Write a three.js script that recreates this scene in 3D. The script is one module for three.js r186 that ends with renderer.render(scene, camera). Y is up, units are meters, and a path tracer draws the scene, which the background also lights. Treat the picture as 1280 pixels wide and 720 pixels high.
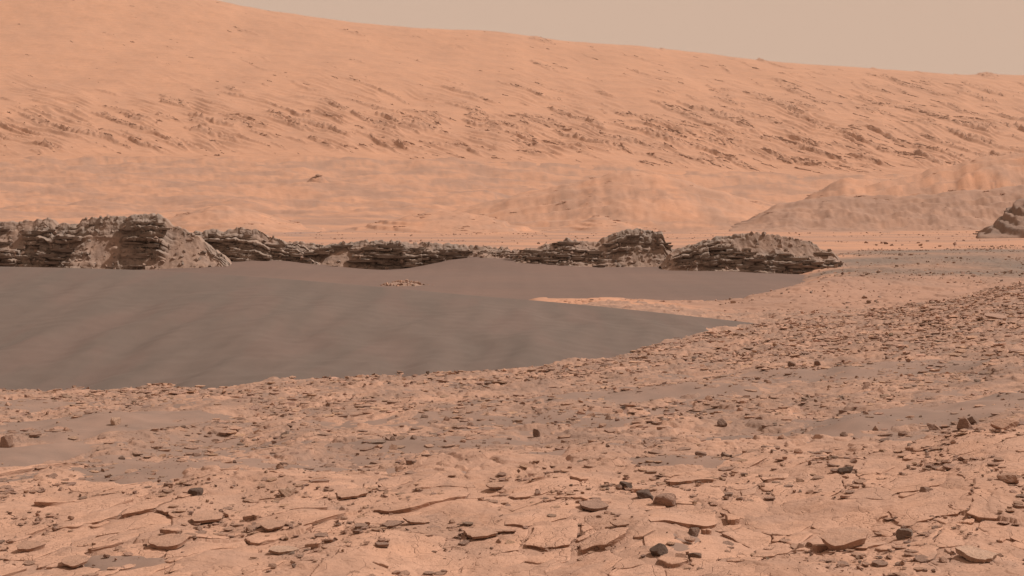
import * as THREE from 'three';
import { ConvexGeometry } from 'three/addons/geometries/ConvexGeometry.js';
import { mergeGeometries } from 'three/addons/utils/BufferGeometryUtils.js';

// ---------------------------------------------------------------- camera, sky, sun, exposure
const F = 1800, HZ = 275;                       // focal length in pixels of a 1280 x 720 picture, row of the level horizon
const EYE = 2.0;
const scene = new THREE.Scene();
const camera = new THREE.PerspectiveCamera(2 * Math.atan(360 / F) * 180 / Math.PI, 1280 / 720, 0.1, 20000);
camera.position.set(0, EYE, 0);
camera.lookAt(0, EYE, -100);
camera.setViewOffset(1280, 720, 0, 360 - HZ, 1280, 720);
camera.updateProjectionMatrix();
scene.add(camera);

const SKY = [0.655, 0.488, 0.383];
{
  const w = 64, h = 32, d = new Float32Array(w * h * 4);
  for (let j = 0; j < h; j++) {
    const e = ((j + 0.5) / h - 0.5) * Math.PI, t = Math.max(0, Math.sin(e));
    const k = 1 - 0.24 * t;
    for (let i = 0; i < w; i++) d.set([SKY[0] * k, SKY[1] * k * (1 - 0.02 * t), SKY[2] * k * (1 - 0.03 * t), 1], (j * w + i) * 4);
  }
  const t = new THREE.DataTexture(d, w, h, THREE.RGBAFormat, THREE.FloatType);
  t.mapping = THREE.EquirectangularReflectionMapping;
  t.magFilter = THREE.LinearFilter;
  t.needsUpdate = true;
  scene.background = t;
  scene.environment = t;
}
const sun = new THREE.DirectionalLight(new THREE.Color().setRGB(1, 0.925, 0.855), 4.5);
const SUNDIR = new THREE.Vector3(0.60, 0.78, -0.10).normalize();
sun.position.copy(SUNDIR).multiplyScalar(200).add(new THREE.Vector3(0, 0, -60));
sun.target.position.set(0, 0, -60);
sun.castShadow = true;
sun.shadow.mapSize.set(4096, 4096);
Object.assign(sun.shadow.camera, { left: -120, right: 120, top: 120, bottom: -120, near: 1, far: 600 });
sun.shadow.radius = 3.5;
scene.add(sun, sun.target);
scene.fog = new THREE.FogExp2(new THREE.Color().setRGB(...SKY), 0.00005);

const renderer = new THREE.WebGLRenderer({ antialias: true });
renderer.toneMapping = THREE.LinearToneMapping;
renderer.toneMappingExposure = 1;
renderer.shadowMap.enabled = true;
renderer.setSize(1280, 720);

// ---------------------------------------------------------------- random and noise
function rng(seed) { let a = seed >>> 0; return () => { a = (a + 0x6D2B79F5) | 0; let t = Math.imul(a ^ (a >>> 15), 1 | a); t = (t + Math.imul(t ^ (t >>> 7), 61 | t)) ^ t; return ((t ^ (t >>> 14)) >>> 0) / 4294967296; }; }
const clamp = (x, a = 0, b = 1) => x < a ? a : x > b ? b : x;
const smooth = (a, b, x) => { const t = clamp((x - a) / (b - a)); return t * t * (3 - 2 * t); };
const lerp = (a, b, t) => a + (b - a) * t;
const mix3 = (a, b, t) => [a[0] + (b[0] - a[0]) * t, a[1] + (b[1] - a[1]) * t, a[2] + (b[2] - a[2]) * t];
const P = new Uint8Array(512), GX = new Float32Array(256), GY = new Float32Array(256);
{ const r = rng(7), p = [...Array(256).keys()]; for (let i = 255; i > 0; i--) { const j = Math.floor(r() * (i + 1)); [p[i], p[j]] = [p[j], p[i]]; } for (let i = 0; i < 512; i++) P[i] = p[i & 255]; for (let i = 0; i < 256; i++) { const a = r() * 6.2831853; GX[i] = Math.cos(a); GY[i] = Math.sin(a); } }
function noise(x, y) {                                            // about -1 .. 1
  const xi = Math.floor(x), yi = Math.floor(y), fx = x - xi, fy = y - yi, X = xi & 255, Y = yi & 255;
  const u = fx * fx * fx * (fx * (fx * 6 - 15) + 10), v = fy * fy * fy * (fy * (fy * 6 - 15) + 10);
  const A = P[P[X] + Y], B = P[P[X + 1] + Y], C = P[P[X] + Y + 1], D = P[P[X + 1] + Y + 1];
  const a = GX[A] * fx + GY[A] * fy, b = GX[B] * (fx - 1) + GY[B] * fy, c = GX[C] * fx + GY[C] * (fy - 1), d = GX[D] * (fx - 1) + GY[D] * (fy - 1);
  return 1.5 * (a + u * (b - a) + v * (c - a + u * (a - b - c + d)));
}
function fbm(x, y, o = 4) { let s = 0, a = 0.5, f = 1; for (let i = 0; i < o; i++) { s += a * noise(x * f + i * 17.3, y * f - i * 9.1); a *= 0.5; f *= 2.03; } return s; }
const hash = (i, j, k = 0) => { let h = Math.imul(i, 374761393) ^ Math.imul(j, 668265263) ^ Math.imul(k + 11, 2147483647 - 1274126177); h = Math.imul(h ^ (h >>> 13), 1274126177); return ((h ^ (h >>> 16)) >>> 0) / 4294967296; };
const WO = { f1: 0, f2: 0, i: 0, j: 0, dx: 0, dy: 0 };
function worley(x, y, jit = 0.9) {                                // nearest and second nearest cell
  const xi = Math.floor(x), yi = Math.floor(y); let f1 = 9, f2 = 9;
  for (let j = yi - 1; j <= yi + 1; j++) for (let i = xi - 1; i <= xi + 1; i++) {
    const dx = i + 0.5 + (hash(i, j, 1) - 0.5) * jit - x, dy = j + 0.5 + (hash(i, j, 2) - 0.5) * jit - y, d = dx * dx + dy * dy;
    if (d < f1) { f2 = f1; f1 = d; WO.i = i; WO.j = j; WO.dx = dx; WO.dy = dy; } else if (d < f2) f2 = d;
  }
  WO.f1 = Math.sqrt(f1); WO.f2 = Math.sqrt(f2); return WO;
}

// ---------------------------------------------------------------- the lie of the land
const DS = 0.75;
const XC = [0, 160, 320, 480, 600, 680, 760, 840, 900, 960, 1040, 1120, 1200, 1280];
// each row: distances (one or one per column), then the picture row at which that line of ground is seen
const LAND = [
  [5, 755 + 0],
  [10.6, [738, 736, 734, 732, 730, 728, 727, 725, 724, 722, 720, 718, 715, 712]],
  [15, [620, 616, 613, 609, 603, 599, 595, 592, 590, 587, 580, 572, 561, 548]],
  [19, [576, 573, 571, 568, 564, 561, 558, 555, 553, 551, 546, 540, 532, 522]],
  [28, [523, 521, 518, 514, 510, 507, 503, 499, 495, 491, 486, 480, 474, 467]],
  [[42, 42, 42, 43, 44, 45, 49, 54, 58, 64, 70, 75, 79, 82], [491, 484, 477, 470, 464, 458, 446, 428, 418, 405, 395, 385, 372, 356]],
  [[50, 50, 50, 51, 52, 53, 57, 62, 65, 70, 77, 84, 88, 92], [520, 515, 505, 495, 488, 474, 440, 415, 407, 399, 392, 388, 377, 362]],
  [[72, 72, 72, 72, 72, 72, 72, 74, 78, 82, 88, 94, 98, 102], [470, 468, 462, 452, 440, 412, 391, 394, 396, 392, 384, 374, 366, 356]],
  [[100, 100, 100, 100, 100, 100, 100, 100, 101, 103, 108, 114, 117, 120], [440, 436, 432, 424, 402, 374, 374, 378, 377, 366, 349, 345, 344, 343]],
  [[112, 112, 112, 112, 112, 112, 112, 112, 112, 112, 120, 126, 128, 130], [420, 415, 412, 405, 396, 390, 389, 388, 386, 380, 348, 342, 341, 340]],
  [150, [362, 362, 362, 362, 360, 360, 360, 360, 358, 354, 338, 333, 331, 330]],
  [182, [322, 322, 322, 320, 311, 313, 322, 322, 322, 320, 324, 322, 320, 318]],
  [260, [308, 308, 308, 308, 307, 308, 309, 309, 309, 309, 311, 310, 308, 306]],
  [450, [301, 301, 301, 301, 301, 301, 301, 301, 300, 299, 299, 299, 298, 297]],
  [900, [285, 286, 287, 289, 290, 290, 290, 290, 290, 290, 290, 290, 290, 289]],
  [1600, [262, 263, 265, 268, 271, 273, 275, 277, 279, 281, 283, 284, 284, 284]],
  [2300, [230, 231, 233, 236, 240, 245, 250, 255, 260, 264, 268, 270, 270, 270]],
  [3000, [203, 203, 203, 204, 207, 210, 214, 218, 221, 223, 225, 225, 222, 218]],
  [4300, [118, 122, 126, 132, 138, 142, 146, 150, 153, 156, 159, 161, 162, 162]],
  [5700, [30, 42, 58, 68, 76, 81, 87, 93, 98, 103, 107, 111, 114, 116]],
  [7000, [-68, -27, 12, 33, 40, 47, 56, 65, 71, 77, 83, 88, 93, 97]],
  [7600, [-60, -15, 22, 43, 50, 57, 66, 75, 81, 87, 93, 98, 103, 107]],
  [9000, [80, 80, 90, 100, 110, 120, 125, 130, 135, 140, 145, 150, 155, 160]],
];
const NX = 1441, X0 = -800, XS = 2, NL = LAND.length;
function spline(xs, ys, x) {                                       // monotone cubic
  const n = xs.length; if (x <= xs[0]) return ys[0]; if (x >= xs[n - 1]) return ys[n - 1];
  let k = 0; while (x > xs[k + 1]) k++;
  const s = i => (ys[i + 1] - ys[i]) / (xs[i + 1] - xs[i]);
  const m = i => { if (i === 0 || i === n - 1) return 0; const a = s(i - 1), b = s(i); return a * b <= 0 ? 0 : 2 * a * b / (a + b); };
  const h = xs[k + 1] - xs[k], t = (x - xs[k]) / h, t2 = t * t, t3 = t2 * t;
  return (2 * t3 - 3 * t2 + 1) * ys[k] + (t3 - 2 * t2 + t) * h * m(k) + (-2 * t3 + 3 * t2) * ys[k + 1] + (t3 - t2) * h * m(k + 1);
}
const full = v => Array.isArray(v) ? v : XC.map(() => v);
function table(rows) {                                            // height of a sheet above x, z
  const L = rows.length, TD = [], TH = [];
  for (const [d, y] of rows) {
    const dd = full(d), yy = full(y), a = new Float32Array(NX), b = new Float32Array(NX);
    for (let i = 0; i < NX; i++) { const X = X0 + i * XS, D = spline(XC, dd, X) * DS; a[i] = Math.log(D); b[i] = EYE + (HZ - spline(XC, yy, X)) / F * D; }
    TD.push(a); TH.push(b);
  }
  const d = new Float64Array(L), h = new Float64Array(L);
  return (x, z) => {
    const D = Math.max(0.5, -z), X = 640 + F * x / D, q = clamp((X - X0) / XS, 0, NX - 1.001), i = Math.floor(q), f = q - i, l = Math.log(D);
    for (let k = 0; k < L; k++) { d[k] = TD[k][i] + (TD[k][i + 1] - TD[k][i]) * f; h[k] = TH[k][i] + (TH[k][i + 1] - TH[k][i]) * f; }
    if (l <= d[0]) return h[0]; if (l >= d[L - 1]) return h[L - 1];
    let k = 0; while (l > d[k + 1]) k++;
    const s = j => (h[j + 1] - h[j]) / (d[j + 1] - d[j]);
    const m = j => { if (j === 0 || j === L - 1) return 0; const a = s(j - 1), b = s(j); return a * b <= 0 ? 0 : 2 * a * b / (a + b); };
    const w = d[k + 1] - d[k], t = (l - d[k]) / w, t2 = t * t, t3 = t2 * t;
    return (2 * t3 - 3 * t2 + 1) * h[k] + (t3 - 2 * t2 + t) * w * m(k) + (-2 * t3 + 3 * t2) * h[k + 1] + (t3 - t2) * w * m(k + 1);
  };
}
const land = table(LAND);
const at = (X, Y, D) => [(X - 640) / F * D, EYE + (HZ - Y) / F * D, -D];       // the point at distance D
const picX = (x, z) => 640 + F * x / -z;

// where grey-brown sand has gathered in hollows of the near ground: x, z, half width, half depth, turn
const lipD = X => spline(XC, [42, 42, 42, 43, 44, 45, 49, 54, 58, 64, 70, 75, 79, 82], X) * DS;
const HOLLOWS = [];
function hollow(X, D, hw, hd, turn = 0, depth = 1) { const [x, , z] = at(X, 500, D); HOLLOWS.push([x, z, hw, hd, Math.cos(turn), Math.sin(turn), depth]); }
hollow(125, 19.6, 1.25, 2.0, 0.1); hollow(30, 24, 0.8, 1.4, 0); hollow(20, 14.6, 0.55, 0.7, 0.3, 0.9); hollow(190, 12.9, 0.55, 0.5, 0, 0.8);
hollow(1130, 15.4, 1.5, 0.75, -0.25); hollow(1265, 15.9, 0.8, 0.8, 0); hollow(985, 14.7, 0.7, 0.35, -0.2, 0.8);
hollow(800, 21.5, 1.7, 1.1, -0.1, 0.75); hollow(700, 17.6, 1.1, 0.7, 0.1, 0.6); hollow(1080, 24, 2.2, 1.3, -0.1, 0.62); hollow(560, 15.2, 0.9, 0.5, 0, 0.6);
hollow(420, 12.7, 0.45, 0.45, 0.2, 0.7); hollow(850, 12.2, 0.5, 0.3, 0.1, 0.65); hollow(160, 8.8, 0.34, 0.22, 0.5, 0.72); hollow(905, 8.6, 0.42, 0.12, 0.5, 0.5);
function sandiness(x, z) {                                         // 0 bare rock .. 1 in the middle of a hollow
  let s = 0; const wx = x + 0.25 * noise(x * 1.1, z * 0.8) + 0.10 * noise(x * 3.7, z * 2.9), wz = z + 0.5 * noise(x * 0.9 + 5, z * 0.7 + 3) + 0.16 * noise(x * 3.3 + 7, z * 2.6);
  for (const [hx, hz, a, b, c, n, k] of HOLLOWS) { const dx = wx - hx, dz = wz - hz; if (Math.abs(dx) > 3 * (a + b) || Math.abs(dz) > 3 * (a + b)) continue; const p = (dx * c + dz * n) / a, q = (-dx * n + dz * c) / b, r = p * p + q * q; if (r < 2.2) s = Math.max(s, k * (1 - smooth(0.25, 2.2, r))); }
  return s;
}
const swell = (x, z) => { const D = -z, k = smooth(6, 9, D) * (1 - smooth(60, 75, D)); return k * (0.085 * noise(x * 0.75 + 3.1, z * 0.42) + 0.045 * noise(x * 1.7, z * 0.9 + 7) + 0.06 * noise(x * 0.22, z * 0.13 + 1) * smooth(12, 20, D)); };
const groundBase = (x, z) => land(x, z) + swell(x, z);
// beds of the foreground step up and down in broad sheets
function beds(x, z) {
  const wx = x + 0.22 * noise(x * 1.3 + 8, z * 0.9), wz = z + 0.35 * noise(x * 1.1, z * 0.8 + 30), w = worley((wx * 0.9 + wz * 0.3) / 0.95 + 3.3, (wz * 0.9 - wx * 0.3) / 1.5);
  const h = hash(w.i, w.j, 21);
  return 0.024 * h * h + (hash(w.i, w.j, 22) - 0.5) * 0.016 * w.dx + (hash(w.i, w.j, 23) - 0.6) * 0.02 * w.dy;
}
const nearness = (x, z) => 1 - smooth(11.0, 12.4, -z + 0.7 * noise(x * 0.8, z * 0.8));
// broken rock between and beyond the plates
function rubbleRelief(x, z) {
  const D = -z, wx = x + 0.05 * noise(x * 6, z * 6), wz = z + 0.07 * noise(x * 5 + 9, z * 5);
  const rough = 1 - nearness(x, z);
  const big = 0.5 + 0.5 * noise(x * 0.35 + 31, z * 0.22 + 4);
  let h = 0, w, edge;
  if (rough < 0.999) { const dust = smooth(-0.1, 0.5, noise(x * 1.7 + 9, z * 1.2 + 4) + 0.5 * noise(x * 6, z * 4)); h += (1 - rough) * (beds(x, z) * 0.88 + 0.019 * dust - 0.010); }
  if (rough > 0.001) {
    w = worley(wx / 0.46, wz / 0.6); const hi = hash(w.i, w.j, 5); edge = smooth(0.02, 0.17, w.f2 - w.f1);
    h += rough * edge * (0.05 * hi * hi + 0.03 * (hash(w.i, w.j, 6) - 0.5) * w.dx + 0.045 * (hash(w.i, w.j, 7) - 0.35) * w.dy) * lerp(0.5, 1.2, big);
  }
  w = worley(wx / 0.14 + 7.7, wz / 0.2); edge = smooth(0.02, 0.2, w.f2 - w.f1);
  h += edge * Math.pow(hash(w.i, w.j, 8), 3) * lerp(0.008, 0.024, rough);
  h += noise(x * 9, z * 8) * lerp(0.003, 0.006, rough) + 0.003 * noise(x * 21, z * 19);
  return h * (1 + 0.6 * smooth(20, 40, D));
}
const rockTop = (x, z) => groundBase(x, z) + rubbleRelief(x, z) - 0.028 * sandiness(x, z);
const sandTop = (x, z) => groundBase(x, z) - 0.040 + 0.052 * sandiness(x, z) + (1 - nearness(x, z)) * (0.022 + 0.026 * smooth(-0.3, 0.35, noise(x * 0.16 + 17, z * 0.3 + 2) + 0.6 * noise(x * 0.9, z * 0.6) + 0.1) + 0.012 * noise(x * 4.1, z * 2.7)) + 0.012 * noise(x * 0.8 + 2, z * 0.6) + 0.007 * noise(x * 2.6, z * 1.9) + 0.0025 * noise(x * 7, z * 9);

// ---------------------------------------------------------------- materials
function tiled(n, fn) { const d = new Uint8Array(n * n * 4); for (let j = 0; j < n; j++) for (let i = 0; i < n; i++) { const c = fn(i / n, j / n); const k = (j * n + i) * 4; d[k] = clamp(c[0]) * 255; d[k + 1] = clamp(c[1]) * 255; d[k + 2] = clamp(c[2]) * 255; d[k + 3] = 255; } const t = new THREE.DataTexture(d, n, n); t.wrapS = t.wrapT = THREE.RepeatWrapping; t.magFilter = THREE.LinearFilter; t.minFilter = THREE.LinearMipmapLinearFilter; t.generateMipmaps = true; t.needsUpdate = true; return t; }
function pnoise(u, v, f, s = 0) {                                   // tiles over 0..1
  const x = u * f, y = v * f, xi = Math.floor(x), yi = Math.floor(y), fx = x - xi, fy = y - yi, U = fx * fx * (3 - 2 * fx), V = fy * fy * (3 - 2 * fy);
  const g = (i, j) => hash(((i % f) + f) % f, ((j % f) + f) % f, s);
  return lerp(lerp(g(xi, yi), g(xi + 1, yi), U), lerp(g(xi, yi + 1), g(xi + 1, yi + 1), U), V) * 2 - 1;
}
const grainMap = tiled(1024, (u, v) => {
  const a = pnoise(u, v, 5, 1) * 0.4 + pnoise(u, v, 13, 2) * 0.35 + pnoise(u, v, 37, 3) * 0.25, b = pnoise(u, v, 90, 4) * 0.5 + pnoise(u, v, 260, 5) * 0.5, c = pnoise(u, v, 9, 6), fleck = pnoise(u, v, 150, 7) > 0.78 ? 0.14 : 0;
  const l = 0.88 + 0.15 * a + 0.08 * b - fleck;
  return [l, l * (1 - 0.02 * c), l * (1 - 0.045 * c)];
});
grainMap.colorSpace = THREE.NoColorSpace;
const grainBump = tiled(1024, (u, v) => { const q = pnoise(u, v, 4, 31) + 0.35 * pnoise(u, v, 16, 32) + 0.15 * pnoise(u, v, 50, 33), q2 = pnoise(u, v, 7, 34) + 0.3 * pnoise(u, v, 25, 35), crack = Math.max(1 - smooth(0, 0.035, Math.abs(q)), 0.8 * (1 - smooth(0, 0.03, Math.abs(q2 - 0.1)))); const l = 0.62 - 0.4 * crack + 0.16 * pnoise(u, v, 17, 11) + 0.13 * pnoise(u, v, 45, 12) + 0.1 * pnoise(u, v, 120, 13) + 0.08 * pnoise(u, v, 300, 14); return [l, l, l]; });
const sandMap = tiled(512, (u, v) => { const l = 0.93 + 0.035 * pnoise(u, v, 6, 21) + 0.03 * pnoise(u, v, 23, 22) + 0.05 * pnoise(u, v, 128, 23); return [l, l, l]; });
function stoneMat(color, bump = 0.006, vc = true) { return new THREE.MeshStandardMaterial({ color: new THREE.Color().setRGB(...color), roughness: 1, map: grainMap, bumpMap: grainBump, bumpScale: bump, vertexColors: vc }); }
const WHITE = [1.03, 1.005, 0.975];
const TAN = [0.455, 0.268, 0.187], TAN2 = [0.40, 0.235, 0.165], BROWN = [0.24, 0.155, 0.118], GREY = [0.175, 0.13, 0.105], SAND = [0.165, 0.122, 0.103], DARK = [0.10, 0.07, 0.058];
const matGround = stoneMat(WHITE, 0.012);
const matPlate = stoneMat(WHITE, 0.016);
const matRock = stoneMat(WHITE, 0.008);
const matFar = stoneMat(WHITE, 0);
matFar.bumpMap = null;
const matCliff = stoneMat(WHITE, 0.03);
const matSand = new THREE.MeshStandardMaterial({ color: new THREE.Color().setRGB(0.825, 0.785, 0.765), roughness: 1, map: sandMap, vertexColors: true });

// ---------------------------------------------------------------- scene helpers
const taken = {};
function numbered(n) { const k = taken[n] = (taken[n] ?? -1) + 1; return k ? `${n}_${String(k).padStart(3, '0')}` : n; }
function put(o, name, parent = scene) { o.name = parent === scene ? numbered(name) : name; o.castShadow = o.receiveShadow = true; parent.add(o); return o; }
const structure = o => { o.userData.kind = 'structure'; return o; };
function tag(o, label, category, group) { Object.assign(o.userData, { label, category }); if (group) o.userData.group = group; return o; }

// a sheet over the land: picture columns by distances
function sheet(cols, dists, height, color, uvScale) {
  const nc = cols.length, nr = dists.length, pos = new Float32Array(nc * nr * 3), col = new Float32Array(nc * nr * 3), uv = new Float32Array(nc * nr * 2), idx = new Uint32Array((nc - 1) * (nr - 1) * 6);
  let k = 0;
  for (let j = 0; j < nr; j++) for (let i = 0; i < nc; i++, k++) {
    const D = typeof dists[j] === 'function' ? dists[j](cols[i]) : dists[j], x = (cols[i] - 640) / F * D, z = -D, y = height(x, z);
    pos[3 * k] = x; pos[3 * k + 1] = y; pos[3 * k + 2] = z; uv[2 * k] = x / uvScale; uv[2 * k + 1] = z / uvScale;
    const c = color(x, z, y); col[3 * k] = c[0]; col[3 * k + 1] = c[1]; col[3 * k + 2] = c[2];
  }
  k = 0;
  for (let j = 0; j < nr - 1; j++) for (let i = 0; i < nc - 1; i++) { const a = j * nc + i, b = a + 1, c = a + nc, d = c + 1; idx[k++] = a; idx[k++] = b; idx[k++] = c; idx[k++] = b; idx[k++] = d; idx[k++] = c; }
  return geo(pos, uv, col, idx);
}
function geo(pos, uv, col, idx) {
  const g = new THREE.BufferGeometry();
  g.setAttribute('position', new THREE.BufferAttribute(pos instanceof Float32Array ? pos : new Float32Array(pos), 3));
  g.setAttribute('uv', new THREE.BufferAttribute(uv instanceof Float32Array ? uv : new Float32Array(uv), 2));
  if (col) g.setAttribute('color', new THREE.BufferAttribute(col instanceof Float32Array ? col : new Float32Array(col), 3));
  if (idx) g.setIndex(new THREE.BufferAttribute(idx instanceof Uint32Array ? idx : new Uint32Array(idx), 1));
  g.computeVertexNormals(); return g;
}
const range = (a, b, n) => Array.from({ length: n }, (_, i) => a + (b - a) * i / (n - 1));
const geom = (a, b, n) => range(Math.log(a), Math.log(b), n).map(Math.exp);
const columns = (a, b, n) => [...range(a - 2600, a - 130, 14), ...range(a - 60, a - 2, 6), ...range(a, b, n), ...range(b + 2, b + 60, 6), ...range(b + 130, b + 2600, 14)];
console.log('helpers ready');

// ---------------------------------------------------------------- near ground
function groundColor(x, z) {
  const D = -z;
  let t = 0.5 + 0.9 * fbm(x * 0.55 + 40, z * 0.34, 4), c = mix3(TAN, TAN2, clamp(t));
  const far = smooth(11.5, 15, D + 1.2 * noise(x * 0.5, z * 0.5 + 8));
  const dust = clamp(0.6 + 1.5 * fbm(x * 0.9 + 11, z * 0.5 + 70, 4) + 0.5 * noise(x * 6, z * 4));
  c = mix3(c, BROWN, clamp(dust * lerp(0.30, 0.85, far)));
  const speck = noise(x * 13, z * 9 + 3); if (speck > 0.25) c = mix3(c, BROWN, (speck - 0.25) * lerp(0.35, 0.9, far));
  c = mix3(c, BROWN, 0.6 * smooth(0.25, 0.75, sandiness(x, z)));
  return c;
}
const rowsNear = [1.5, 3, 4.5, 6, 6.8];
for (let D = 7.3; D < 66;) { rowsNear.push(D); D += clamp(D * D * 0.92 / (F * 2.4), 0.009, 0.45); }
const ground = structure(put(new THREE.Group(), 'bedrock_ground'));
{
  const g = sheet(columns(-90, 1370, 880), rowsNear, rockTop, groundColor, 1.7);
  const bed = put(new THREE.Mesh(g, matGround), 'broken_bedrock', ground);
  console.log('near rows', rowsNear.length);
  const rowsSand = []; for (let D = 7; D < 40;) { rowsSand.push(D); D += clamp(D * D * 2.6 / (F * 2.4), 0.02, 0.5); }
  const s = sheet(columns(-60, 1340, 260), rowsSand, sandTop, (x, z) => { const t = 0.5 + fbm(x * 0.7, z * 0.5 + 21, 3); return mix3([0.24, 0.168, 0.134], [0.32, 0.212, 0.163], clamp(t + 0.4 * noise(x * 4, z * 3))); }, 1.1);
  structure(put(new THREE.Mesh(s, matSand), 'sand_in_hollows'));
}

// ---------------------------------------------------------------- far ground, hills and mountain
const FARTAN = [0.485, 0.256, 0.16], FARTAN2 = [0.425, 0.228, 0.147];
function valleyColor(x, z) {
  const D = -z, X = picX(x, z), n2 = fbm(x / 14 + 9, z / 40, 4);
  let c = mix3(FARTAN, FARTAN2, clamp(0.5 + fbm(x / 60, z / 260, 5)));
  c = mix3(c, BROWN, 0.5 * smooth(0.0, 0.5, n2));
  const streak = smooth(-0.25, 0.4, noise(x / 110 + 3, z / 75) + 0.5 * noise(x / 30, z / 26) + 0.25 * noise(x / 8, z / 12)); c = mix3(c, [0.30, 0.182, 0.135], 0.72 * streak);
  const line = (1 - smooth(0.0, 0.05, Math.abs(noise(x / 190 + 5, z / 60 + 0.4 * noise(x / 50, z / 50))))) * smooth(0, 0.4, noise(x / 70, z / 90 + 8)); c = mix3(c, [0.25, 0.165, 0.13], 0.6 * line);
  const lilac = smooth(0.9, 0.2, ((X - 372 + 26 * noise(x / 9, z / 22)) / 44) ** 2 + ((D - 640 + 90 * noise(x / 12 + 4, z / 40)) / 210) ** 2); c = mix3(c, [0.25, 0.176, 0.152], 0.75 * lilac);
  const grav = smooth(960, 1080, X + 60 * noise(x / 9, z / 9)) * smooth(78, 88, D + 5 * noise(x / 5, z / 8)) * (1 - smooth(150, 190, D + 40 * noise(x / 22, z / 30))); c = mix3(c, GREY, grav * clamp(0.8 + 0.8 * n2));
  return c;
}
const valleyRelief = (x, z) => { const D = -z; let plates = 0; if (D < 170) { const w = worley((x + 0.3 * noise(x, z)) / 1.1, (z + 0.4 * noise(x + 5, z)) / 1.7); plates = smooth(58, 66, D) * (1 - smooth(120, 170, D)) * smooth(0.02, 0.2, w.f2 - w.f1) * (0.12 * hash(w.i, w.j, 41) + 0.08 * (hash(w.i, w.j, 42) - 0.4) * w.dy); } return plates + 0.5 * smooth(60, 110, D) * (0.05 * noise(x * 1.5, z) + 0.18 * fbm(x / 4, z / 4, 3)) * (1 - 0.5 * smooth(200, 400, D)) + smooth(250, 1200, D) * (1.1 * fbm(x / 45, z / 70, 4) + 2.2 * noise(x / 160, z / 120)) + smooth(500, 1300, D) * (10 * fbm(x / 70 + 3, z / 100, 5) + 5 * Math.abs(noise(x / 210, z / 120 + 6))); };
const DIP = 0.30;                                                   // the beds of the mountain sink to the right
const lift = (x, z) => (land(x, z) - EYE) / -z * 3500;
function ledges(x, z) {
  const D = -z, X = picX(x, z), xr = x / D * 3500, hh = lift(x, z), c = hh + DIP * xr + 9 * noise(xr / 170, hh / 60) + 4 * noise(xr / 50 + 3, hh / 30);
  const zone = 0.5 + 0.5 * noise(xr / 300 + 5, c / 90), low = 1 - smooth(250, 330, hh + 30 * noise(xr / 200, hh / 100));
  const n = noise(c / 10.5, xr / 150), m = noise(c / 5.5 + 9, xr / 80);
  const th = lerp(0.42, 0.14, clamp(low * 0.65 + zone * 0.4 - 0.05)) + 0.08 * smooth(700, 100, X) + 0.2 * smooth(230, 360, hh + 30 * noise(xr / 200 + 9, hh / 80)) * smooth(1250, 500, X);
  const f = smooth(2280, 2600, D + 120 * noise(x / 130, z / 130));
  const rd = noise(c / 9 + 30, xr / 150), ridge = f * Math.max(0, 1 - Math.abs(rd) * 2.4) * smooth(-0.25, 0.25, noise(c / 60 + 4, xr / 130)) * smooth(400, 250, hh);
  return { k: f * smooth(th, th + 0.16, n), k2: f * smooth(th + 0.05, th + 0.25, m), ridge, low };
}
const mountainRelief = (x, z) => { const D = -z, l = ledges(x, z), jag = 0.6 + 0.5 * noise(x / 6, z / 26); return smooth(2250, 2450, D) * (l.k * 6.5 * jag + l.k2 * 4 * jag + 5.5 * l.ridge * (0.7 + 0.4 * jag) + 9 * noise(x / 300, z / 800) + 3 * fbm(x / 80, z / 220, 4)); };
function mountainColor(x, z) {
  const l = ledges(x, z), n2 = noise(x / 9, z / 30), c = mix3(FARTAN, FARTAN2, clamp(0.4 + fbm(x / 150, z / 400, 5)));
  return mix3(c, [0.345, 0.194, 0.131], clamp((0.45 * l.k + 0.45 * l.k2 + 0.35 * l.ridge) * (0.6 + 0.5 * n2)));
}
{
  const v = sheet(columns(-80, 1360, 680), [...geom(60, 115, 150).slice(1), ...geom(116, 330, 60), ...geom(335, 2320, 130)], (x, z) => land(x, z) + valleyRelief(x, z) - 0.35 * (1 - smooth(60, 64, -z)), valleyColor, 23);
  structure(put(new THREE.Mesh(v, matFar), 'valley_floor'));
  const m = sheet(columns(-60, 1340, 820), geom(2240, 6300, 270), (x, z) => land(x, z) + mountainRelief(x, z) - 6 * (1 - smooth(2240, 2300, -z)), mountainColor, 160);
  structure(put(new THREE.Mesh(m, matFar), 'mountain_slope'));
}
console.log('far ground ready');
const HILLS = [];
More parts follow.
